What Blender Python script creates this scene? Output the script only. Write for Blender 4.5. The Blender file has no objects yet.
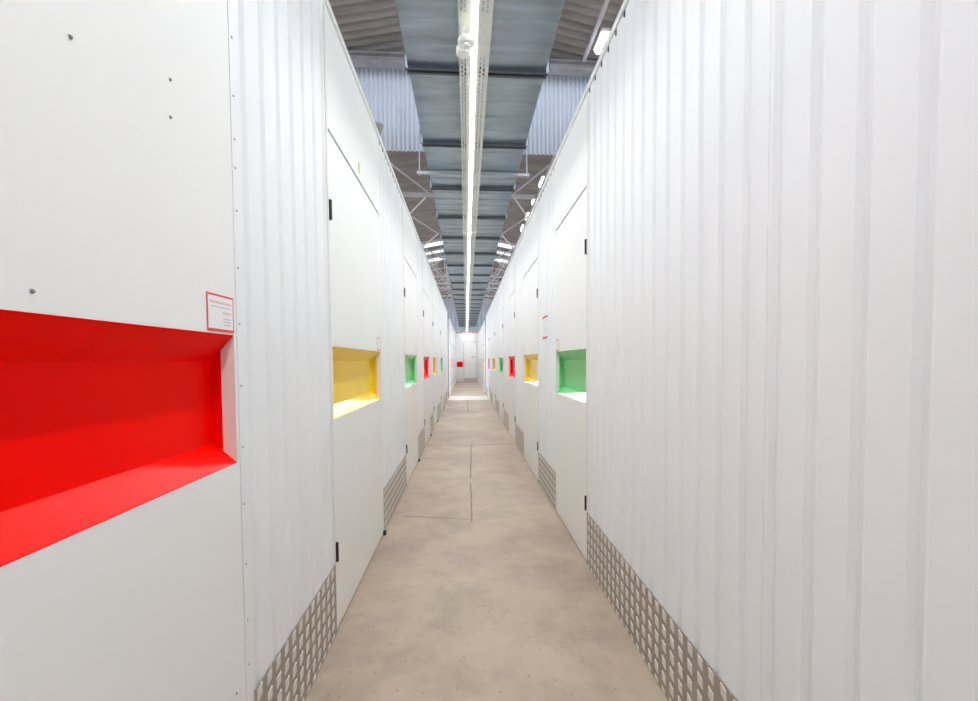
import bpy, bmesh, math, random
from mathutils import Matrix, Vector
random.seed(4)
C = bpy.context.scene.collection
S = bpy.context.scene
CAM_H = 1.2

# ------------------------------------------------------------------ camera
yaw, pitch, roll, FPX = 0.0702, -0.0353, -0.0066, 440.0
cy_, sy_ = math.cos(yaw), math.sin(yaw)
f = Vector((sy_ * math.cos(pitch), cy_ * math.cos(pitch), math.sin(pitch)))
r0 = Vector((cy_, -sy_, 0))
u0 = r0.cross(f)
r = r0 * math.cos(roll) + u0 * math.sin(roll)
u = u0 * math.cos(roll) - r0 * math.sin(roll)
cam = bpy.data.cameras.new('camera')
co = bpy.data.objects.new('camera', cam); C.objects.link(co)
mw = Matrix(((r.x, u.x, -f.x, 0), (r.y, u.y, -f.y, 0), (r.z, u.z, -f.z, CAM_H), (0, 0, 0, 1)))
co.matrix_world = mw
cam.sensor_fit = 'HORIZONTAL'; cam.sensor_width = 36
cam.lens = FPX / 978 * 36
cam.shift_x = (489 - 497.24) / 978
cam.shift_y = (376.46 - 350.5) / 978
cam.clip_start = 0.02; cam.clip_end = 200
S.camera = co

# ------------------------------------------------------------------ world, lights, exposure
w = bpy.data.worlds.new('overcast_sky'); S.world = w; w.use_nodes = True
bg = w.node_tree.nodes['Background']
bg.inputs[0].default_value = (0.84, 0.91, 1.0, 1); bg.inputs[1].default_value = 1.45
S.view_settings.view_transform = 'Standard'; S.view_settings.look = 'None'
S.view_settings.gamma = 1; S.view_settings.use_curve_mapping = False
S.view_settings.exposure = 0.34
LED_STRENGTH = 180.0
LAMP_STRENGTH = 7.0

# ------------------------------------------------------------------ materials
def srgb(r_, g_, b_):
    def c(v):
        v /= 255.0
        return v / 12.92 if v <= 0.04045 else ((v + 0.055) / 1.055) ** 2.4
    return (c(r_), c(g_), c(b_), 1)

def mat(name, col, rough=0.5, metal=0.0, noise=0.0, nscale=8.0, bump=0.0, bscale=40.0, coat=0.0, stretch=None, spec=0.5):
    m = bpy.data.materials.new(name); m.use_nodes = True
    nt = m.node_tree; b = nt.nodes['Principled BSDF']
    b.inputs['Base Color'].default_value = col
    b.inputs['Specular IOR Level'].default_value = spec
    b.inputs['Roughness'].default_value = rough; b.inputs['Metallic'].default_value = metal
    if coat: b.inputs['Coat Weight'].default_value = coat; b.inputs['Coat Roughness'].default_value = 0.12
    tc = nt.nodes.new('ShaderNodeTexCoord')
    src = tc.outputs['Object']
    if stretch:
        mp = nt.nodes.new('ShaderNodeMapping'); mp.inputs['Scale'].default_value = stretch
        nt.links.new(src, mp.inputs['Vector']); src = mp.outputs['Vector']
    if noise:
        n = nt.nodes.new('ShaderNodeTexNoise'); n.inputs['Scale'].default_value = nscale; n.inputs['Detail'].default_value = 5
        nt.links.new(src, n.inputs['Vector'])
        rp = nt.nodes.new('ShaderNodeValToRGB')
        rp.color_ramp.elements[0].position = 0.3; rp.color_ramp.elements[1].position = 0.7
        rp.color_ramp.elements[0].color = tuple(c * (1 - noise) for c in col[:3]) + (1,)
        rp.color_ramp.elements[1].color = tuple(min(1, c * (1 + noise)) for c in col[:3]) + (1,)
        nt.links.new(n.outputs['Fac'], rp.inputs['Fac']); nt.links.new(rp.outputs['Color'], b.inputs['Base Color'])
    if bump:
        n2 = nt.nodes.new('ShaderNodeTexNoise'); n2.inputs['Scale'].default_value = bscale; n2.inputs['Detail'].default_value = 4
        nt.links.new(src, n2.inputs['Vector'])
        bp = nt.nodes.new('ShaderNodeBump'); bp.inputs['Strength'].default_value = bump; bp.inputs['Distance'].default_value = 0.01
        nt.links.new(n2.outputs['Fac'], bp.inputs['Height']); nt.links.new(bp.outputs['Normal'], b.inputs['Normal'])
    return m

def emis(name, col, strength):
    m = bpy.data.materials.new(name); m.use_nodes = True
    b = m.node_tree.nodes['Principled BSDF']
    b.inputs['Base Color'].default_value = (0.8, 0.8, 0.8, 1)
    b.inputs['Emission Color'].default_value = col; b.inputs['Emission Strength'].default_value = strength
    return m

WHITE = mat('white_coated_steel', srgb(242, 243, 244), 0.40, 0, 0.015, 3.0, 0.03, 3.0, spec=0.2)
DOORW = mat('white_door_steel', srgb(243, 242, 239), 0.42, 0, 0.015, 2.0, 0.03, 2.5, spec=0.2)
TRIMW = mat('white_trim', srgb(235, 234, 230), 0.4, 0, 0.02, 10)
DARK = mat('gap_shade', srgb(45, 45, 46), 0.6, 0, 0.1, 20)  # near-black standing in for shade in grooves and door gaps
BLACK = mat('black_hinge', srgb(28, 28, 28), 0.45, 0, 0.1, 30)
GREYT = mat('grey_corner_trim', srgb(128, 130, 136), 0.45, 0, 0.05, 10)
RED = mat('red_plastic', srgb(255, 6, 0), 0.25, 0, 0.03, 3, spec=0.05)
YELLOW = mat('yellow_plastic', srgb(255, 212, 60), 0.22, 0, 0.03, 3, spec=0.18)
GREEN = mat('green_plastic', srgb(112, 208, 128), 0.22, 0, 0.03, 3, spec=0.22)
COL = {'red': RED, 'yellow': YELLOW, 'green': GREEN}
PLATE = mat('tread_plate', srgb(168, 158, 147), 0.55, 0.3, 0.08, 30, 0.05, 80)
TREAD = mat('tread_tops', srgb(228, 222, 214), 0.4, 0.1, 0.08, 120)
DUCT = mat('galvanised_steel', srgb(170, 188, 200), 0.34, 0.8, 0.2, 1.6, 0.03, 2.0, stretch=(1, 6, 1))
DUCTF = mat('galvanised_flange', srgb(104, 112, 118), 0.5, 0.7, 0.12, 20)
TRAY = mat('tray_steel', srgb(214, 216, 212), 0.45, 0.2, 0.06, 20)
STEELW = mat('pale_painted_steel', srgb(214, 206, 208), 0.5, 0.1, 0.08, 6)
RODM = mat('zinc_rod', srgb(190, 196, 200), 0.4, 0.5, 0.05, 20)
BEAMM = mat('weathered_beam_steel', srgb(170, 165, 168), 0.55, 0.1, 0.2, 5)
ROOF = mat('fibre_cement_roof', srgb(158, 149, 143), 0.8, 0, 0.22, 2.2, 0.1, 30, stretch=(0.6, 3, 1))
SHEET = mat('pale_blue_sheeting', srgb(234, 241, 252), 0.45, 0.0, 0.05, 2.0)
BACKW = mat('blue_grey_sheeting', srgb(205, 213, 226), 0.55, 0, 0.08, 2.0)
PLAST = mat('white_plastic', srgb(238, 238, 234), 0.35, 0, 0.02, 20)
PAPER = mat('white_paper', srgb(240, 240, 240), 0.5, 0, 0.02, 60)
REDINK = mat('red_print', srgb(224, 70, 66), 0.5, 0, 0.03, 60)
PINKINK = mat('pink_print', srgb(240, 185, 192), 0.5, 0, 0.03, 60)
GREYINK = mat('grey_print', srgb(200, 203, 210), 0.5, 0, 0.03, 60)
OLIVE = mat('grey_green_plastic', srgb(150, 152, 138), 0.5, 0, 0.05, 30)
YSTICK = mat('yellow_sticker', srgb(222, 214, 130), 0.5, 0, 0.3, 60)
PINKTRIM = mat('pink_trim', srgb(214, 170, 176), 0.5, 0, 0.05, 10)
PALEFLOOR = mat('pale_concrete', srgb(222, 216, 210), 0.5, 0, 0.05, 3.0)
LEDM = emis('led_light', (0.97, 0.985, 1.0, 1), LED_STRENGTH)
LAMPM = emis('batten_light', (0.95, 0.97, 1.0, 1), LAMP_STRENGTH)

def make_housing_glow():
    m = bpy.data.materials.new('led_housing_glow'); m.use_nodes = True
    b = m.node_tree.nodes['Principled BSDF']
    b.inputs['Base Color'].default_value = srgb(240, 236, 226); b.inputs['Roughness'].default_value = 0.3
    b.inputs['Emission Color'].default_value = (1.0, 0.94, 0.82, 1); b.inputs['Emission Strength'].default_value = 0.45  # glow added to the housing so that it lights the tray
    
    return m
HOUSGLOW = make_housing_glow()

def make_skylight():
    m = bpy.data.materials.new('skylight_sheet'); m.use_nodes = True
    nt = m.node_tree; nt.nodes.remove(nt.nodes['Principled BSDF'])
    a = nt.nodes.new('ShaderNodeBsdfTranslucent'); a.inputs[0].default_value = (0.95, 0.95, 0.97, 1)
    t = nt.nodes.new('ShaderNodeBsdfTransparent'); t.inputs[0].default_value = (0.95, 0.96, 0.97, 1)
    mx = nt.nodes.new('ShaderNodeMixShader'); mx.inputs[0].default_value = 0.6
    nt.links.new(a.outputs[0], mx.inputs[1]); nt.links.new(t.outputs[0], mx.inputs[2])
    nt.links.new(mx.outputs[0], nt.nodes['Material Output'].inputs[0])
    return m
SKYL = make_skylight()

def make_floor():
    m = bpy.data.materials.new('concrete_floor'); m.use_nodes = True
    nt = m.node_tree; b = nt.nodes['Principled BSDF']; N = nt.nodes.new; L = nt.links.new
    tc = N('ShaderNodeTexCoord'); P = tc.outputs['Object']
    n1 = N('ShaderNodeTexNoise'); n1.inputs['Scale'].default_value = 0.8; n1.inputs['Detail'].default_value = 6; L(P, n1.inputs['Vector'])
    r1 = N('ShaderNodeValToRGB'); L(n1.outputs['Fac'], r1.inputs['Fac'])
    e = r1.color_ramp.elements
    e[0].position = 0.32; e[0].color = srgb(170, 148, 136); e[1].position = 0.68; e[1].color = srgb(194, 178, 155)
    n2 = N('ShaderNodeTexNoise'); n2.inputs['Scale'].default_value = 2.6; n2.inputs['Detail'].default_value = 13; n2.inputs['Roughness'].default_value = 0.74
    n2.inputs['Distortion'].default_value = 0.25; L(P, n2.inputs['Vector'])
    r2 = N('ShaderNodeValToRGB'); L(n2.outputs['Fac'], r2.inputs['Fac'])
    e = r2.color_ramp.elements
    e[0].position = 0.36; e[0].color = (0.70, 0.70, 0.69, 1); e[1].position = 0.58; e[1].color = (1.0, 1.0, 1.0, 1)
    mu = N('ShaderNodeMix'); mu.data_type = 'RGBA'; mu.blend_type = 'MULTIPLY'; mu.inputs[0].default_value = 0.75
    L(r1.outputs[0], mu.inputs[6]); L(r2.outputs[0], mu.inputs[7])
    # small dark specks
    v = N('ShaderNodeTexVoronoi'); v.inputs['Scale'].default_value = 22.0; L(P, v.inputs['Vector'])
    r3 = N('ShaderNodeValToRGB'); L(v.outputs['Distance'], r3.inputs['Fac'])
    e = r3.color_ramp.elements
    e[0].position = 0.06; e[0].color = (0.5, 0.47, 0.45, 1); e[1].position = 0.13; e[1].color = (1, 1, 1, 1)
    m2 = N('ShaderNodeMix'); m2.data_type = 'RGBA'; m2.blend_type = 'MULTIPLY'; m2.inputs[0].default_value = 0.7
    L(mu.outputs[2], m2.inputs[6]); L(r3.outputs[0], m2.inputs[7])
    L(m2.outputs[2], b.inputs['Base Color'])
    b.inputs['Roughness'].default_value = 0.55
    n4 = N('ShaderNodeTexNoise'); n4.inputs['Scale'].default_value = 60; n4.inputs['Detail'].default_value = 6; L(P, n4.inputs['Vector'])
    bp = N('ShaderNodeBump'); bp.inputs['Strength'].default_value = 0.12; bp.inputs['Distance'].default_value = 0.006
    L(n4.outputs['Fac'], bp.inputs['Height']); L(bp.outputs['Normal'], b.inputs['Normal'])
    return m
FLOORM = make_floor()
JOINT = mat('floor_joint', srgb(136, 121, 108), 0.8, 0, 0.25, 14)

# ------------------------------------------------------------------ mesh helpers
class MB:
    def __init__(s): s.v = []; s.f = []; s.m = []
    def quad(s, pts, mi=0):
        k = len(s.v); s.v += [tuple(p) for p in pts]; s.f.append(tuple(range(k, k + len(pts)))); s.m.append(mi)
    def box(s, lo, hi, mi=0):
        x0, y0, z0 = (min(a, b) for a, b in zip(lo, hi)); x1, y1, z1 = (max(a, b) for a, b in zip(lo, hi))
        k = len(s.v)
        s.v += [(x0, y0, z0), (x1, y0, z0), (x1, y1, z0), (x0, y1, z0), (x0, y0, z1), (x1, y0, z1), (x1, y1, z1), (x0, y1, z1)]
        for q in ((0, 3, 2, 1), (4, 5, 6, 7), (0, 1, 5, 4), (1, 2, 6, 5), (2, 3, 7, 6), (3, 0, 4, 7)):
            s.f.append(tuple(k + i for i in q)); s.m.append(mi)
    def prism(s, poly0, poly1, mi=0, cap=True):
        n = len(poly0); k = len(s.v); s.v += [tuple(p) for p in poly0] + [tuple(p) for p in poly1]
        for i in range(n):
            j = (i + 1) % n; s.f.append((k + i, k + j, k + n + j, k + n + i)); s.m.append(mi)
        if cap:
            s.f.append(tuple(range(k + n - 1, k - 1, -1))); s.m.append(mi)
            s.f.append(tuple(range(k + n, k + 2 * n))); s.m.append(mi)
    def tube(s, a, b, rad, n=8, mi=0, rad2=None):
        a = Vector(a); b = Vector(b); d = (b - a).normalized()
        t = Vector((0, 0, 1)) if abs(d.z) < 0.9 else Vector((1, 0, 0))
        p = d.cross(t).normalized(); q = d.cross(p); r2 = rad if rad2 is None else rad2
        A = [a + (p * math.cos(2 * math.pi * i / n) + q * math.sin(2 * math.pi * i / n)) * rad for i in range(n)]
        B = [b + (p * math.cos(2 * math.pi * i / n) + q * math.sin(2 * math.pi * i / n)) * r2 for i in range(n)]
        s.prism(A, B, mi)
    def lathe(s, c, prof, n=24, mi=0):      # prof: (radius, z) from top to bottom
        rings = [[(c[0] + rr * math.cos(2 * math.pi * i / n), c[1] + rr * math.sin(2 * math.pi * i / n), c[2] + z) for i in range(n)] for rr, z in prof]
        k = len(s.v)
        for R_ in rings: s.v += R_
        for a in range(len(prof) - 1):
            for i in range(n):
                j = (i + 1) % n
                s.f.append((k + a * n + i, k + a * n + j, k + (a + 1) * n + j, k + (a + 1) * n + i)); s.m.append(mi)
        s.f.append(tuple(k + i for i in range(n - 1, -1, -1))); s.m.append(mi)
        e = k + (len(prof) - 1) * n
        s.f.append(tuple(e + i for i in range(n))); s.m.append(mi)
    def build(s, name, mats, parent=None, fix=True, smooth=False, bevel=0, origin=None):
        if not isinstance(mats, (list, tuple)): mats = [mats]
        me = bpy.data.meshes.new(name); o0 = Vector(origin) if origin else Vector((0, 0, 0))
        me.from_pydata([tuple(Vector(p) - o0) for p in s.v], [], s.f)
        for m in mats: me.materials.append(m)
        for p, i in zip(me.polygons, s.m): p.material_index = i; p.use_smooth = smooth
        if fix:
            bm = bmesh.new(); bm.from_mesh(me); bmesh.ops.recalc_face_normals(bm, faces=bm.faces); bm.to_mesh(me); bm.free()
        o = bpy.data.objects.new(name, me); C.objects.link(o)
        if parent is not None:
            o.parent = parent
            o.location = o0 - Vector(parent.location)
        else: o.location = o0
        if bevel:
            b = o.modifiers.new('bevel', 'BEVEL'); b.width = bevel; b.segments = 2; b.limit_method = 'ANGLE'
        return o

def tag(o, label=None, cat=None, group=None, kind=None):
    if label: o['label'] = label
    if cat: o['category'] = cat
    if group: o['group'] = group
    if kind: o['kind'] = kind
    return o
def thing(name, loc, label, cat, group=None):
    o = bpy.data.objects.new(name, None); C.objects.link(o); o.location = loc; o.empty_display_size = 0.1
    return tag(o, label, cat, group)
def struct(o): o['kind'] = 'structure'; return o

# ------------------------------------------------------------------ the corridor walls
DL, DR = 0.5836, 0.7008          # distances of the two wall faces from the camera line
ZTOP = CAM_H + 1.548             # wall top
ZDOOR = CAM_H + 0.978            # top of a door leaf
ZHEAD = CAM_H + 1.008            # underside of the panel over a door
ZKICK = CAM_H - 0.89             # top of the kick plates
LEFT, RIGHT = -1, 1
SIDE = {LEFT: 'wall_left', RIGHT: 'wall_right'}
def P(side, n, y, z):            # n: distance out of the wall face into the corridor
    return (-DL + n, y, z) if side == LEFT else (DR - n, y, z)
def wbox(mb, side, n0, n1, y0, y1, z0, z1, mi=0):
    mb.box(P(side, n0, y0, z0), P(side, n1, y1, z1), mi)

GW, GB, GD = 0.034, 0.010, 0.0085      # groove width, bottom width, depth
def corrugated(side, y0, y1, first=None, pitch=0.111, z1=None, screws=False, seam=None):
    """a section of ribbed wall cladding standing on the floor"""
    z1 = z1 or ZTOP - 0.004
    prof = [(0.0, y0)]
    c = y0 + 0.063 if first is None else first
    while c + GW / 2 < y1 - 0.01:
        prof += [(0, c - GW / 2), (-GD, c - GB / 2), (-GD, c + GB / 2), (0, c + GW / 2)]
        c += pitch
    prof.append((0, y1))
    mb = MB()
    front0 = [P(side, n, y, 0.0) for n, y in prof]; front1 = [P(side, n, y, z1) for n, y in prof]
    for i in range(len(prof) - 1):
        mb.quad([front0[i], front0[i + 1], front1[i + 1], front1[i]])
    # back skin and edges
    bk0 = [P(side, -0.05, y0, 0), P(side, -0.05, y1, 0)]; bk1 = [P(side, -0.05, y0, z1), P(side, -0.05, y1, z1)]
    mb.quad([bk0[0], bk0[1], bk1[1], bk1[0]])
    mb.quad([front0[0], bk0[0], bk1[0], front1[0]]); mb.quad([front0[-1], bk0[1], bk1[1], front1[-1]])
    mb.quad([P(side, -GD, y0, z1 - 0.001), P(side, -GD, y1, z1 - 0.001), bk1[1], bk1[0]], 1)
    for n_, y_ in prof[2::4]:      # dark block painting in the shade of each groove under the cap
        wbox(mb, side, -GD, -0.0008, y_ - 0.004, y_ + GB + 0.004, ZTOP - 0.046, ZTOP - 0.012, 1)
    if seam:
        for ys in seam: wbox(mb, side, 0.0, 0.0012, ys, ys + 0.05, ZKICK + 0.005, z1)
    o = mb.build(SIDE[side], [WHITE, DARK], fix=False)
    bm = bmesh.new(); bm.from_mesh(o.data); bmesh.ops.remove_doubles(bm, verts=bm.verts, dist=1e-5)
    bmesh.ops.recalc_face_normals(bm, faces=bm.faces); bm.to_mesh(o.data); bm.free()
    struct(o)
    if screws:
        for k, z in enumerate((2.021, 1.876, 1.768, 1.696, 1.588, 1.443, 1.30, 1.14, 0.98, 0.83, 0.67, 0.52, 0.40)):
            s_ = MB(); a = P(side, 0.0, y0 + 0.012, z); b = P(side, 0.0025, y0 + 0.012, z); s_.tube(a, b, 0.0032, 10, 0, 0.0024)
            s_.build('screw', RODM, o)
    return o

def tread_mesh(y0, y1, z1, side):
    mb = MB()
    wbox(mb, side, 0.0006, 0.003, y0, y1, 0.004, z1)
    py, pz = 0.0605, 0.0565
    ny = int((y1 - y0 - 0.01) / py)
    for i in range(ny + 1):
        for j in range(6):
            y = y0 + 0.026 + i * py; z = z1 - 0.024 - j * pz
            if y + 0.02 > y1: continue
            for t in (-0.0085, 0.0, 0.0085):      # three short raised bars, slightly tilted, per stud group
                pts = []
                for (dy, dz) in ((-0.0043, -0.0155), (0.0043, -0.0155), (0.0043, 0.0155), (-0.0043, 0.0155)):
                    pts.append((y + t + dy + dz * 0.08, min(z1 - 0.003, max(0.007, z + dz + t * 0.25))))
                if max(q[1] for q in pts) - min(q[1] for q in pts) < 0.008: continue
                top = [P(side, 0.0052, yy, zz) for yy, zz in pts]
                out = [P(side, 0.003, y + t + (yy - y - t) * 1.12, z + (zz - z) * 1.06) for yy, zz in pts]
                mb.quad(top, 1)
                for a in range(4):
                    b = (a + 1) % 4; mb.quad([out[a], out[b], top[b], top[a]], 1)
    return mb
def kick(side, y0, y1, label):
    o = tread_mesh(y0 + 0.004, y1 - 0.004, ZKICK, side).build('kick_plate', [PLATE, TREAD], fix=False)
    bm = bmesh.new(); bm.from_mesh(o.data)
    bmesh.ops.recalc_face_normals(bm, faces=bm.faces); bm.to_mesh(o.data); bm.free()
    tag(o, label, 'kick plate', 'tread plate kick strips along the corridor')
    # pale studs along the top edge, standing in for groove shadow ends
    c = max(y0, 0.0) + 0.1
    while c < y1 - 0.03:
        s_ = MB(); s_.tube(P(side, 0.003, c, ZKICK - 0.002), P(side, 0.006, c, ZKICK - 0.002), 0.006, 10, 0, 0.004)
        s_.build('groove_end_dot', RODM, o)
        c += 0.111
    return o

RT, RB, RBT, RBB, RD = CAM_H + 0.0693, CAM_H - 0.2545, CAM_H + 0.004, CAM_H - 0.203, 0.055
def sticker(side, y0, y1, z0, z1, parent, detail):
    mb = MB()
    wbox(mb, side, 0.0002, 0.0010, y0, y1, z0, z1, 1)
    e = 0.005
    wbox(mb, side, 0.0010, 0.0014, y0 + e, y1 - e, z0 + e + 0.002, z1 - e, 0)
    if detail:      # unreadable lines of print, the code square left out
        def line(a, b, z, h, mi): wbox(mb, side, 0.0014, 0.0016, y0 + a * (y1 - y0), y0 + b * (y1 - y0), z0 + z * (z1 - z0) - h / 2, z0 + z * (z1 - z0) + h / 2, mi)
        line(0.09, 0.90, 0.78, 0.005, 2); line(0.12, 0.88, 0.66, 0.0025, 3)
        line(0.55, 0.88, 0.52, 0.0045, 2); line(0.58, 0.86, 0.36, 0.003, 3); line(0.58, 0.88, 0.28, 0.003, 3); line(0.60, 0.86, 0.20, 0.003, 2)
    o = mb.build('sticker', [PAPER, REDINK, PINKINK, GREYINK], parent)
    o['label'] = 'small white sticker with a red border'
    return o

def door(side, y0, y1, colour, label, detail=False, marks=(), group=True):
    """flat white door leaf with a sloped-in coloured grip recess across its width, and its two hinges"""
    t = thing('storage_door', P(side, 0, (y0 + y1) / 2, 0), label, 'door', 'white storage unit doors with coloured recesses')
    g = 0.004; a, b = y0 + g, y1 - g; z0, z1 = 0.012, ZDOOR
    ra, rb = a + 0.016, b - 0.012
    mb = MB(); T = 0.035
    def q(n, ya, yb, za, zb): mb.quad([P(side, n, ya, za), P(side, n, yb, za), P(side, n, yb, zb), P(side, n, ya, zb)])
    for n in (0.0, -T):
        q(n, a, b, z0, RB); q(n, a, b, RT, z1); q(n, a, ra, RB, RT); q(n, rb, b, RB, RT)
    for (ya, yb, za, zb) in ((a, a, z0, z1), (b, b, z0, z1), (ra, ra, RB, RT), (rb, rb, RB, RT)):
        mb.quad([P(side, 0, ya, za), P(side, -T, ya, za), P(side, -T, yb, zb), P(side, 0, yb, zb)])
    for z, (ya, yb) in ((z0, (a, b)), (z1, (a, b))):
        mb.quad([P(side, 0, ya, z), P(side, 0, yb, z), P(side, -T, yb, z), P(side, -T, ya, z)])
    mb.build('leaf', DOORW, t, fix=False)
    # the recess: sloped top and bottom, flat back, ends half white half coloured
    mb = MB(); e = 0.0005
    ra += e; rb -= e
    def Q(pts, mi=0): mb.quad([P(side, *p) for p in pts], mi)
    Q([(-0.0005, ra, RT - e), (-0.0005, rb, RT - e), (-RD, rb, RBT), (-RD, ra, RBT)])
    Q([(-0.0005, ra, RB + e), (-0.0005, rb, RB + e), (-RD, rb, RBB), (-RD, ra, RBB)])
    Q([(-RD, ra, RBB), (-RD, rb, RBB), (-RD, rb, RBT), (-RD, ra, RBT)])
    k = 0.6 if detail else 0.5
    for y in (ra, rb):
        zt, zb = RT - e + (RBT - RT) * k, RB + e + (RBB - RB) * k
        Q([(-0.0005, y, RT - e), (-0.0005, y, RB + e), (-RD * k, y, zb), (-RD * k, y, zt)], 1)
        Q([(-RD * k, y, zt), (-RD * k, y, zb), (-RD, y, RBB), (-RD, y, RBT)], 0)
    rc = mb.build('grip_recess', [COL[colour], DOORW], t, fix=False)
    rc['label'] = colour + ' recess with sloping top and bottom'
    for z in (CAM_H + 0.655, CAM_H - 0.84):
        h = MB(); yh = y0 + 0.006
        h.tube(P(side, 0.006, yh, z - 0.042), P(side, 0.006, yh, z + 0.042), 0.0075, 10)
        wbox(h, side, 0.0003, 0.004, yh - 0.012, yh + 0.012, z - 0.042, z + 0.042)
        ho = h.build('hinge', BLACK, t); ho['label'] = 'black hinge'
    if side == LEFT:
        g_ = MB(); wbox(g_, side, 0.0, 0.02, y1 - 0.035, y1 - 0.008, 0.0, 0.03)
        g_.build('floor_stop', BLACK, t, bevel=0.003)
    sticker(side, b - 0.127, b - 0.012, RT + 0.004, RT + 0.092, t, detail)
    for y, z in marks:
        m = MB(); m.tube(P(side, 0.0002, y, z), P(side, 0.003, y, z), 0.0035, 10, 0, 0.002); m.build('screw', GREYT, t)
    # flat panel over the door belongs to the wall
    hb = MB(); wbox(hb, side, -0.05, 0.0, y0 + 0.0015, y1 - 0.0015, ZHEAD, ZTOP - 0.004)
    wbox(hb, side, -0.05, -0.005, y0 + 0.0015, y1 - 0.0015, ZDOOR + 0.005, ZHEAD - 0.006)
    struct(hb.build(SIDE[side], DOORW))
    jb = MB(); wbox(jb, side, 0.0003, 0.004, y0 - 0.022, y0 - 0.001, ZKICK + 0.004, ZTOP - 0.05); struct(jb.build('trim_6', TRIMW))
    return t

def cap(side, y0, y1):          # folded white strip along the top edge of the wall
    mb = MB()
    wbox(mb, side, 0.0005, 0.008, y0, y1, ZTOP - 0.03, ZTOP + 0.003)
    wbox(mb, side, -0.06, 0.0005, y0, y1, ZTOP + 0.0005, ZTOP + 0.003)
    struct(mb.build('trim_1' if side == LEFT else 'trim_2', TRIMW))
    back = MB(); wbox(back, side, -0.13, -0.10, y0, y1, 0.0, ZTOP)  # backing added so no light from behind shines through the door gaps
    struct(back.build(SIDE[side], DARK))

# left-hand wall, from beside the camera to the cross passage
cap(LEFT, -6, 14.24); cap(RIGHT, -6, 15.6)
W1 = 'on the big red recess wall'
W2 = 'on the long ribbed wall'
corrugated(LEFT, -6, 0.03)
door(LEFT, 0.03, 1.172, 'red', 'white storage door with large glossy red recess, beside the camera', True,
     ((0.715, CAM_H + 0.486), (0.94, CAM_H + 0.564), (0.937, CAM_H + 0.489), (0.64, CAM_H + 0.098), (1.12, CAM_H - 0.83)))
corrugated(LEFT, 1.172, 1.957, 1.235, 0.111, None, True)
kick(LEFT, 1.205, 1.955, 'tread plate kick strip between the large red door and the first yellow door')
LD = [(1.957, 3.08, 'yellow', 'white storage door with yellow recess, next door past the large red one'),
      (4.24, 5.312, 'green', 'white storage door with green recess, ' + W1 + ', nearer of two greens there'),
      (6.09, 7.122, 'red', 'white storage door with small red recess, ' + W1 + ' just past a green door'),
      (7.81, 8.80, 'yellow', 'white storage door with narrow-looking yellow recess, ' + W1 + ', farther of two yellows'),
      (10.13, 11.22, 'green', 'white storage door with thin green recess, last door before the passage ' + W1)]
KL = ['tread plate kick strip after the first yellow door ' + W1, 'tread plate kick strip after the first green door ' + W1,
      'tread plate kick strip after the small red door ' + W1, 'tread plate kick strip after the farther yellow door ' + W1,
      'tread plate kick strip ending at the passage ' + W1]
for i, (a, b, c, lb) in enumerate(LD):
    door(LEFT, a, b, c, lb)
    nx = LD[i + 1][0] if i + 1 < len(LD) else 14.24
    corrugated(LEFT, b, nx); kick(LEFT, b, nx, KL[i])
# right-hand wall
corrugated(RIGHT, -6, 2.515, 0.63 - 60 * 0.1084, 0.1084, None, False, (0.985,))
kick(RIGHT, -1.5, 2.513, 'long tread plate kick strip under the long ribbed panel beside the camera')
RDOORS = [(2.515, 3.42, 'green', 'white storage door with big green recess, next to the long ribbed panel'),
          (4.25, 5.372, 'yellow', 'white storage door with yellow recess, past the paper notice'),
          (6.26, 7.308, 'red', 'white storage door with pinkish red recess, between a yellow and a green door ' + W2),
          (8.29, 9.442, 'green', 'white storage door with small green recess, fourth door ' + W2),
          (10.62, 11.752, 'yellow', 'white storage door with thin yellow recess, fifth door ' + W2),
          (13.24, 14.253, 'red', 'white storage door with thin red recess, last before the passage ' + W2)]
KR = ['tread plate kick strip below the paper notice', 'tread plate kick strip after the nearer yellow door ' + W2,
      'tread plate kick strip after the pinkish red door ' + W2, 'tread plate kick strip after the small green door ' + W2,
      'tread plate kick strip after the thin yellow recess ' + W2, 'tread plate kick strip ending at the passage ' + W2]
for i, (a, b, c, lb) in enumerate(RDOORS):
    door(RIGHT, a, b, c, lb)
    nx = RDOORS[i + 1][0] if i + 1 < len(RDOORS) else 15.6
    corrugated(RIGHT, b, nx); kick(RIGHT, b, nx, KR[i])
# grey corner posts where the first row of units ends
for side, y in ((LEFT, 14.24), (RIGHT, 15.6)):
    mb = MB(); wbox(mb, side, -0.14, 0.022, y + 0.001, y + 0.05, 0, ZTOP + 0.003)
    struct(mb.build('trim_3' if side == LEFT else 'trim_4', GREYT))

# second row of units beyond the cross passage
Y2L, Y2R, YE = 16.2, 16.9, 25.85
cap(LEFT, Y2L, YE); cap(RIGHT, Y2R, YE)
for side, ys in ((LEFT, Y2L), (RIGHT, Y2R)):
    mb = MB(); wbox(mb, side, -0.6, -0.001, ys - 0.03, ys - 0.001, 0, ZTOP); struct(mb.build(SIDE[side], WHITE))
FAR = [(LEFT, [(16.5, 17.6, 'yellow', 'white door with yellow recess, first beyond the passage on the side of the red sign'),
               (18.8, 19.9, 'red', 'white door with red recess, second beyond the passage on the side of the red sign'),
               (21.1, 22.2, 'green', 'white door with green recess, third beyond the passage on the side of the red sign'),
               (23.4, 24.5, 'yellow', 'white door with yellow recess, last before end wall beside the red sign')]),
       (RIGHT, [(17.3, 18.4, 'green', 'white door with green recess, first beyond the passage across from the red sign'),
                (19.6, 20.7, 'yellow', 'white door with yellow recess, second beyond the passage across from the red sign'),
                (22.3, 23.4, 'red', 'white door with red recess, third beyond the passage across from the red sign')])]
for side, L_ in FAR:
    y = Y2L if side == LEFT else Y2R
    for a, b, c, lb in L_:
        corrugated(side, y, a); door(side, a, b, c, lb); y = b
    corrugated(side, y, YE)

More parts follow.
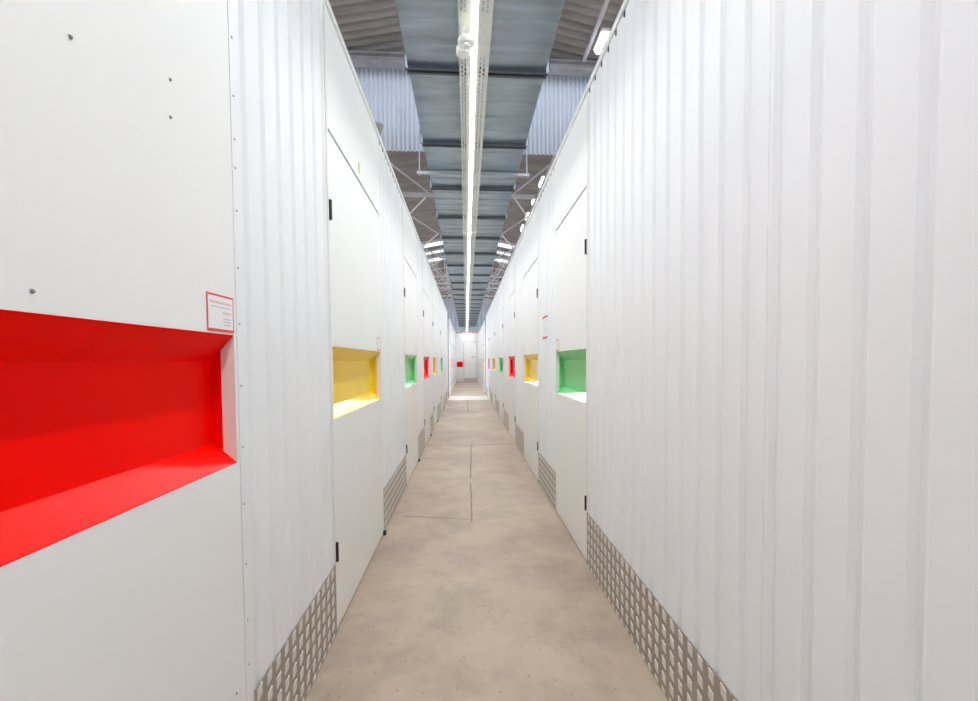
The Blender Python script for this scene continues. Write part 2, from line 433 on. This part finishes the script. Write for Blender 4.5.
# end wall with its plain door
mb = MB(); mb.box((-4, YE, 0), (4, YE + 0.1, CAM_H + 1.62)); struct(mb.build('wall_back', WHITE))
mb = MB(); mb.box((-4, YE - 0.02, CAM_H + 1.62), (4, YE + 0.12, CAM_H + 1.69)); struct(mb.build('trim_5', PINKTRIM))
d = MB(); d.box((-0.12, YE - 0.03, 0.02), (0.60, YE - 0.002, 2.3)); dd = struct(d.build('door_1', DOORW))
for lo, hi in (((-0.16, YE - 0.02, 0.0), (-0.125, YE - 0.002, 2.34)), ((0.605, YE - 0.02, 0.0), (0.64, YE - 0.002, 2.34)), ((-0.16, YE - 0.02, 2.305), (0.64, YE - 0.002, 2.34))):
    e_ = MB(); e_.box(lo, hi); e_.build('door_frame', STEELW, dd)
e_ = MB(); e_.box((-0.12, YE - 0.034, 0.02), (0.60, YE - 0.03, 0.22)); e_.build('kick_panel', STEELW, dd)
s_ = MB(); s_.box((0.30, YE - 0.045, CAM_H + 0.20), (0.55, YE - 0.032, CAM_H + 0.28)); tag(s_.build('sign', GREYINK, bevel=0.003), 'tiny grey sign on the white end door', 'sign')
s_ = MB(); s_.box((-0.54, YE - 0.02, CAM_H - 0.34), (-0.19, YE - 0.002, CAM_H - 0.04)); tag(s_.build('sign', RED, bevel=0.004), 'bright red square sign on the white end wall', 'sign')

# ------------------------------------------------------------------ floors
mb = MB(); mb.box((-4, -6.1, 0), (4, -6, CAM_H + 1.6)); struct(mb.build('added_wall_front', WHITE))  # unseen wall added behind the camera to shut out light from there
mb = MB(); mb.box((-9, -8, -0.12), (9, 13.6, 0)); struct(mb.build('floor', FLOORM))
mb = MB(); mb.box((-9, 13.6, -0.12), (9, 15.2, 0)); struct(mb.build('floor', PALEFLOOR))
mb = MB(); mb.box((-9, 15.2, -0.12), (9, 40, 0)); struct(mb.build('floor', FLOORM))
# saw-cut joints, each a shallow filled strip level with the slab
def joint(pts, w_):
    mb = MB()
    for (x0, y0), (x1, y1) in zip(pts, pts[1:]):
        dx, dy = x1 - x0, y1 - y0; l = math.hypot(dx, dy); nx, ny = -dy / l * w_ / 2, dx / l * w_ / 2
        lo = [(x0 + nx, y0 + ny, -0.004), (x0 - nx, y0 - ny, -0.004), (x1 - nx, y1 - ny, -0.004), (x1 + nx, y1 + ny, -0.004)]
        mb.prism(lo, [(p[0], p[1], 0.0006) for p in lo])
    struct(mb.build('floor_joint', JOINT))
joint([(0.03, 3.25), (0.035, 3.9), (0.03, 4.3)], 0.011)
joint([(0.035, 4.5), (0.05, 5.6), (0.06, 6.3)], 0.013)
joint([(-0.57, 6.32), (0.0, 6.27), (0.68, 6.3)], 0.016)
joint([(-0.5, 3.42), (-0.2, 3.36), (0.03, 3.3)], 0.008)
joint([(0.04, 10.4), (0.03, 13.55)], 0.02)

# ------------------------------------------------------------------ hall: roof, gable sheeting, far wall
RX, RZ, SL = 0.12, CAM_H + 4.95, 0.2
def roofz(x): return RZ - SL * abs(x - RX)
def roof_part(x0, x1, y0, y1, name, m, kindless=False):
    mb = MB(); n = max(1, int((y1 - y0) / 0.0365)); st = (y1 - y0) / n
    k = 0
    for i in range(n + 1):
        y = y0 + i * st
        dz = 0.03 * math.sin(2 * math.pi * y / 0.146) - (0.02 if (y % 0.584) < 0.08 else 0)
        for x in (x0, x1):
            mb.v.append((x, y, roofz(x) + dz))
        for x in (x0, x1):
            mb.v.append((x, y, roofz(x) + dz + 0.012))
    for i in range(n):
        a = 4 * i; b = a + 4
        mb.f += [(a, a + 1, b + 1, b), (a + 2, b + 2, b + 3, a + 3)]; mb.m += [0, 0]
    o = mb.build(name, m, fix=False, smooth=False); return struct(o)
SKYS = [(17.6, 18.2), (18.75, 19.35), (19.95, 20.8)]
roof_part(-6.5, RX, -8.0, -0.5, 'ceiling', ROOF); roof_part(RX, 6.5, -8.0, -0.5, 'ceiling', ROOF)
for xs in ((-2.9, RX), (RX, 3.1)):
    y = 5.0
    for a, b in SKYS + [(33.0, 33.0)]:
        roof_part(xs[0], xs[1], y, a, 'ceiling', ROOF)
        if b > a:
            mb = MB(); mb.quad([(xs[0], a, roofz(xs[0])), (xs[1], a, roofz(xs[1])), (xs[1], b, roofz(xs[1])), (xs[0], b, roofz(xs[0]))])
            o = mb.build('window_1', SKYL, fix=False); struct(o)
        y = b

for x0, x1, y0, y1 in ((-6.5, -2.9, -0.5, 33), (3.1, 6.5, -0.5, 33), (-2.9, RX, -0.5, 5.0), (RX, 3.1, -0.5, 5.0)):  # unseen rooflights added to let more sky light into the corridor
    mb = MB(); mb.quad([(x0, y0, roofz(x0)), (x1, y0, roofz(x1)), (x1, y1, roofz(x1)), (x0, y1, roofz(x0))])
    struct(mb.build('added_rooflight', SKYL, fix=False))

def sheet(name, y, z0, x0, x1, pitch, amp, m, hole=None):
    mb = MB(); n = int((x1 - x0) / pitch * 8); ks = []
    for i in range(n + 1):
        x = x0 + (x1 - x0) * i / n
        yy = y + amp * math.cos(2 * math.pi * (x - x0) / pitch)
        mb.v += [(x, yy, z0), (x, yy, roofz(x) - 0.03), (x, yy + 0.003, z0), (x, yy + 0.003, roofz(x) - 0.03)]
    for i in range(n):
        a = 4 * i; b = a + 4
        mb.f += [(a, b, b + 1, a + 1), (a + 2, a + 3, b + 3, b + 2), (a, a + 2, b + 2, b)]; mb.m += [0, 0, 0]
    return struct(mb.build(name, m, fix=False, smooth=True))
sheet('wall_upper', 7.0, CAM_H + 3.25, -6, 6, 0.068, 0.02, SHEET)
sheet('wall_far', 33.0, 0.0, -7, 7, 0.3, 0.03, BACKW)

# weathered beam in front of the gable sheeting
mb = MB()
yb, zb = 6.72, CAM_H + 4.36
mb.box((-5.5, yb - 0.08, zb), (5.5, yb + 0.08, zb + 0.015)); mb.box((-5.5, yb - 0.006, zb + 0.015), (5.5, yb + 0.006, zb + 0.115)); mb.box((-5.5, yb - 0.08, zb + 0.115), (5.5, yb + 0.08, zb + 0.13))
tag(mb.build('roof_beam', BEAMM), 'weathered steel beam across the hall above the pale blue sheeting', 'beam')

# ------------------------------------------------------------------ duct
DX0, DX1, DZ0, DZ1, DY0, DY1 = -0.478, 0.722, CAM_H + 2.55, CAM_H + 3.12, -2.0, 32.9
duct = thing('ventilation_duct', (0.12, DY0, DZ0), 'long rectangular galvanised ventilation duct running under the roof', 'duct')
mb = MB(); mb.box((DX0, DY0, DZ0), (DX1, DY1, DZ1)); y = DY0 + 0.13
fl = [3.95 + 1.31 * k for k in range(-4, 22)]
while y < DY1:
    if all(abs(y - q) > 0.1 for q in fl):
        mb.prism([(DX0 + 0.01, y - 0.022, DZ0), (DX0 + 0.01, y, DZ0 - 0.012), (DX0 + 0.01, y + 0.022, DZ0)], [(DX1 - 0.01, y - 0.022, DZ0), (DX1 - 0.01, y, DZ0 - 0.012), (DX1 - 0.01, y + 0.022, DZ0)])
    y += 0.262
mb.build('duct_body', DUCT, duct)
for q in fl:
    m_ = MB()
    for o_ in (-0.042, 0.018):
        m_.box((DX0 - 0.012, q + o_, DZ0 - 0.032), (DX1 + 0.012, q + o_ + 0.026, DZ0))
        m_.box((DX0 - 0.03, q + o_, DZ0), (DX0, q + o_ + 0.026, DZ1)); m_.box((DX1, q + o_, DZ0), (DX1 + 0.03, q + o_ + 0.026, DZ1))
    m_.box((DX0 - 0.01, q - 0.016, DZ0 - 0.01), (DX1 + 0.01, q + 0.018, DZ0))
    m_.build('flange', DUCTF, duct)
    for x in (DX0, DX1):
        c_ = MB(); sx = -1 if x == DX0 else 1
        c_.prism([(x, q - 0.055, DZ0 - 0.04), (x + sx * 0.022, q - 0.055, DZ0 - 0.02), (x + sx * 0.022, q - 0.055, DZ0 + 0.06), (x, q - 0.055, DZ0 + 0.08)],
                 [(x, q - 0.043, DZ0 - 0.04), (x + sx * 0.022, q - 0.043, DZ0 - 0.02), (x + sx * 0.022, q - 0.043, DZ0 + 0.06), (x, q - 0.043, DZ0 + 0.08)])
        cc = c_.build('corner_clip', RODM, duct); cc['label'] = 'pale zinc corner clip'
# trapeze hangers
HL = ['strut hanger under the duct just beyond the pale blue sheeting', 'second strut hanger under the duct beyond the blue sheeting',
      'third strut hanger under the duct beyond the blue sheeting', 'fourth strut hanger under the duct near the far wall']
for (y, lb) in zip((5.98, 10.75, 15.9, 21.3), HL):
    if y < 7: lb = 'strut hanger under the duct just in front of the blue sheeting'
    t = thing('duct_hanger', (0.12, y, DZ0), lb, 'hanger', 'strut hangers under the duct')
    m_ = MB(); x0, x1 = DX0 - 0.15, DX1 + 0.15
    m_.box((x0, y - 0.02, DZ0 - 0.07), (x1, y + 0.02, DZ0 - 0.054)); m_.box((x0, y - 0.02, DZ0 - 0.054), (x1, y - 0.015, DZ0 - 0.035)); m_.box((x0, y + 0.015, DZ0 - 0.054), (x1, y + 0.02, DZ0 - 0.035))
    m_.build('strut', RODM, t)
    for x in (x0 + 0.035, x1 - 0.035):
        r_ = MB(); r_.tube((x, y, DZ0 - 0.09), (x, y, roofz(x) - 0.02), 0.008, 8); r_.build('rod', RODM, t)

# ------------------------------------------------------------------ cable tray with the LED line
TX0, TX1, TZ = -0.03, 0.188, CAM_H + 2.2
tray = thing('cable_tray', (0.08, -1, TZ), 'perforated steel cable tray hanging under the duct along the corridor', 'cable tray')
mb = MB(); cols = [(0.014, 0.026), (0.037, 0.049), (0.149, 0.161), (0.177, 0.189)]
Y0, Y1 = -5.9, 32.9
xs = [0.0]
for a, b in cols: xs += [a, b]
xs.append(TX1 - TX0)
for i in range(0, len(xs), 2):
    mb.box((TX0 + xs[i], Y0, TZ), (TX0 + xs[i + 1], Y1, TZ + 0.002))
SPL = [(2.86, 3.26), (7.5, 7.7), (11.0, 11.2), (15.0, 15.2)]
for ci, (a, b) in enumerate(cols):
    y = Y0 + (0.025 if ci % 2 else 0)
    while y < Y1:
        mb.quad([(TX0 + a, y, TZ), (TX0 + b, y, TZ), (TX0 + b, y + 0.016, TZ), (TX0 + a, y + 0.016, TZ)]); y += 0.05
    for s0, s1 in SPL:
        mb.quad([(TX0 + a, s0, TZ + 0.001), (TX0 + b, s0, TZ + 0.001), (TX0 + b, s1, TZ + 0.001), (TX0 + a, s1, TZ + 0.001)])
for x in (TX0, TX1):
    sx = 1 if x == TX0 else -1
    mb.box((x, Y0, TZ + 0.002), (x + sx * 0.002, Y1, TZ + 0.06))
mb.build('tray_body', TRAY, tray)
for y in [3.05 + 3.93 * k + (0.62 if k else 0) for k in range(0, 7)]:
    b_ = MB(); b_.box((TX0 - 0.012, y - 0.025, TZ - 0.012), (TX1 + 0.012, y + 0.025, TZ - 0.001))
    for x in (TX0 - 0.012, TX1 + 0.004): b_.box((x, y - 0.025, TZ - 0.001), (x + 0.008, y + 0.025, TZ + 0.03))
    if y > 4: b_.build('cross_bracket', PLAST, tray)
    for x in (TX0 - 0.004, TX1 + 0.004):
        r_ = MB(); r_.tube((x, y + 0.03, TZ + 0.02), (x, y + 0.03, DZ0 - 0.001), 0.003, 6); r_.build('hanging_wire', RODM, tray)
edges = [-2.4, 3.6, 7.57, 11.07, 15.0, 19.0, 23.0, 28.0, 32.8]
names = ['lit linear LED batten above the camera end, with the white sensor beside it', 'lit linear LED batten just beyond the white sensor', 'lit linear LED batten past the first white tray bracket',
         'lit linear LED batten past the second white tray bracket', 'lit linear LED batten over the cross passage', 'lit linear LED batten beyond the cross passage', 'lit linear LED batten above the end wall', 'last lit linear LED batten by the far hall wall']
for (a, b, lb) in zip(edges, edges[1:], names):
    t = thing('led_light', (0.075, a, TZ), lb, 'light', 'LED battens in one line under the tray')
    LXc = 0.072
    h = MB(); zt = TZ - 0.0135
    h.box((LXc - 0.022, a + 0.01, zt - 0.006), (LXc + 0.022, b - 0.01, zt))          # U-shaped channel, lips deepened to keep LED light off the upper walls
    for sg in (-1, 1):
        h.prism([(LXc + sg * 0.020, a + 0.01, zt - 0.006), (LXc + sg * 0.022, a + 0.01, zt - 0.006), (LXc + sg * 0.0225, a + 0.01, zt - 0.045), (LXc + sg * 0.0205, a + 0.01, zt - 0.045)],
                [(LXc + sg * 0.020, b - 0.01, zt - 0.006), (LXc + sg * 0.022, b - 0.01, zt - 0.006), (LXc + sg * 0.0225, b - 0.01, zt - 0.045), (LXc + sg * 0.0205, b - 0.01, zt - 0.045)])
    h.build('housing', HOUSGLOW, t)
    g_ = MB(); g_.box((LXc - 0.007, a + 0.015, zt - 0.0085), (LXc + 0.007, b - 0.015, zt - 0.0062)); g_.build('light_strip', LEDM, t)
# round white sensor
sx_, sy2 = 0.022, 2.98
SENS = mat('sensor_lens', srgb(222, 220, 214), 0.3, 0, 0.02, 20)
t = thing('ceiling_sensor', (sx_, sy2, TZ), 'round white motion sensor hanging below the cable tray', 'sensor')
m_ = MB(); m_.lathe((sx_ - 0.024, sy2, TZ - 0.001), [(0.012, 0), (0.012, -0.080)], 14); m_.build('stem', PLAST, t)
m_ = MB(); m_.lathe((sx_, sy2, TZ - 0.0815), [(0.052, 0), (0.058, -0.006), (0.058, -0.026), (0.050, -0.034)], 32); m_.build('base', PLAST, t)
m_ = MB(); m_.lathe((sx_, sy2, TZ - 0.1158), [(0.032, 0), (0.032, -0.006), (0.024, -0.016), (0.010, -0.020)], 24); m_.build('lens', SENS, t)
m_ = MB(); m_.lathe((sx_ - 0.024, sy2 + 0.2, TZ - 0.001), [(0.048, 0), (0.048, -0.040), (0.043, -0.046)], 28)
tag(m_.build('junction_box', PLAST), 'small round white junction box behind the motion sensor on the tray', 'junction box')

# ------------------------------------------------------------------ roof steelwork and lamps beyond the sheeting
def bar(mb, a, b, w_=0.03): mb.tube(a, b, w_, 6)
ZT = CAM_H + 3.35
for sgn, (xi, xo), lb in ((-1, (-0.70, -1.28), 'zigzag roof bracing beside the duct above the red-door wall'), (1, (0.96, 1.45), 'zigzag roof bracing beside the duct above the long ribbed wall')):
    t = thing('roof_bracing', (xi, 7.6, ZT), lb, 'bracing')
    ny = [7.6, 9.0, 10.3, 11.8, 13.2, 14.6, 16.0]
    for i in range(len(ny) - 1):
        m_ = MB(); a = (xo if i % 2 == 0 else xi, ny[i], ZT + 0.01 * (i % 2)); b = (xi if i % 2 == 0 else xo, ny[i + 1], ZT + 0.01 * ((i + 1) % 2)); bar(m_, a, b, 0.018); m_.build('diagonal', STEELW, t)
    m_ = MB(); bar(m_, (xo + sgn * 0.03, 7.1, ZT), (xo + sgn * 0.03, 17.0, ZT), 0.025); m_.build('rail', STEELW, t)
m_ = MB(); m_.box((-5.5, 9.02, ZT - 0.035), (5.5, 9.09, ZT + 0.035)); tag(m_.build('tie_bar', STEELW), 'pale steel tie bar across the hall above the duct', 'tie bar')
TL = ['first pale roof truss past the skylight strips', 'second pale roof truss', 'third pale roof truss', 'fourth pale roof truss', 'fifth pale roof truss', 'last pale roof truss by the far hall wall']
for k, y in enumerate((17.0, 18.45, 19.65, 22.0, 25.0, 28.5)):
    t = thing('roof_truss', (RX, y, CAM_H + 3.2), 'pale steel lattice roof truss, ' + ['nearest one, at the first skylight strip', 'second from the blue sheeting', 'third from the blue sheeting', 'fourth from the blue sheeting', 'fifth from the blue sheeting', 'last one before the far wall'][k], 'truss', 'pale steel roof trusses')
    zc = CAM_H + 3.22; m_ = MB(); bar(m_, (-6, y, zc), (6, y, zc), 0.035); m_.build('bottom_chord', STEELW, t)
    for x0, x1 in ((-6, RX), (RX, 6)):
        m_ = MB(); bar(m_, (x0, y, roofz(x0) - 0.1), (x1, y, roofz(x1) - 0.1), 0.035); m_.build('top_chord', STEELW, t)
    nx = [-5.4 + 0.9 * i for i in range(13)]
    for i in range(12):
        a, b = nx[i] + RX, nx[i + 1] + RX
        m_ = MB(); bar(m_, (a, y, zc), (b, y, roofz(b) - 0.1), 0.02) if i % 2 else bar(m_, (a, y, roofz(a) - 0.1), (b, y, zc), 0.02)
        m_.build('web_bar', STEELW, t)
        if i: 
            m_ = MB(); bar(m_, (a, y + 0.03, zc), (a, y + 0.03, roofz(a) - 0.1), 0.018); m_.build('post', STEELW, t)
# battens along the right-hand roof slope, hung from a rail
rx = 1.92; rz = CAM_H + 4.46
m_ = MB(); m_.box((rx - 0.15, 3.2, rz - 0.02), (rx - 0.11, 6.6, rz + 0.03)); tag(m_.build('lamp_rail', STEELW), 'pale metal rail under the roof beside the first batten lamp', 'rail')
BL = ['bright batten lamp under the roof in front of the blue sheeting', 'first bright batten lamp beyond the blue sheeting, above the ribbed wall', 'second bright batten lamp beyond the blue sheeting', 'third bright batten lamp beyond the blue sheeting', 'fourth bright batten lamp beyond the blue sheeting']
for y, lb in zip((6.12, 10.95, 12.2, 13.55, 14.75), BL):
    if y < 7: y0_, y1_ = 5.98, 6.36
    else: y0_, y1_ = y - 0.28, y + 0.28
    t = thing('batten_lamp', (rx, y, rz), lb, 'lamp', 'batten lamps under the roof slope')
    m_ = MB(); m_.box((rx - 0.06, y0_, rz - 0.02), (rx + 0.06, y1_, rz + 0.02)); m_.build('housing', PLAST, t)
    m_ = MB(); m_.tube((rx, y0_ + 0.01, rz - 0.04), (rx, y1_ - 0.01, rz - 0.04), 0.04, 12); m_.build('lamp_tube', LAMPM, t)

# ------------------------------------------------------------------ small things on the walls
# paper notice in a holder on the ribbed panel between green and yellow door
t = thing('notice', P(RIGHT, 0, 3.86, CAM_H + 0.19), 'small white paper notice with red bars between green and yellow doors', 'notice')
m_ = MB(); wbox(m_, RIGHT, 0.0005, 0.002, 3.745, 3.99, CAM_H + 0.195, CAM_H + 0.395); m_.build('paper', PAPER, t)
m_ = MB(); wbox(m_, RIGHT, 0.002, 0.003, 3.745, 3.99, CAM_H + 0.375, CAM_H + 0.395); wbox(m_, RIGHT, 0.002, 0.003, 3.745, 3.99, CAM_H + 0.195, CAM_H + 0.212); m_.build('red_bar', REDINK, t)
m_ = MB()
for z, a, b in ((0.355, 3.78, 3.95), (0.33, 3.84, 3.9), (0.30, 3.85, 3.9), (0.28, 3.85, 3.9), (0.26, 3.86, 3.89)): wbox(m_, RIGHT, 0.002, 0.0026, a, b, CAM_H + z - 0.004, CAM_H + z + 0.004)
m_.build('print', GREYINK, t)
# grey-green bell-shaped fitting standing on the wall top
m_ = MB(); m_.lathe((-DL - 0.005, 3.12, ZTOP + 0.0035), [(0.040, 0.066), (0.040, 0.058), (0.022, 0.012), (0.018, 0.0)], 20)
tag(m_.build('warning_beacon', OLIVE), 'small grey-green cup-shaped fitting on top of the wall', 'fitting')
m_ = MB(); wbox(m_, LEFT, 0.0002, 0.0012, 2.515, 2.545, CAM_H + 1.05, CAM_H + 1.105); tag(m_.build('sticker', YSTICK), 'faded yellow sticker on panel above the yellow-recess door', 'sticker')
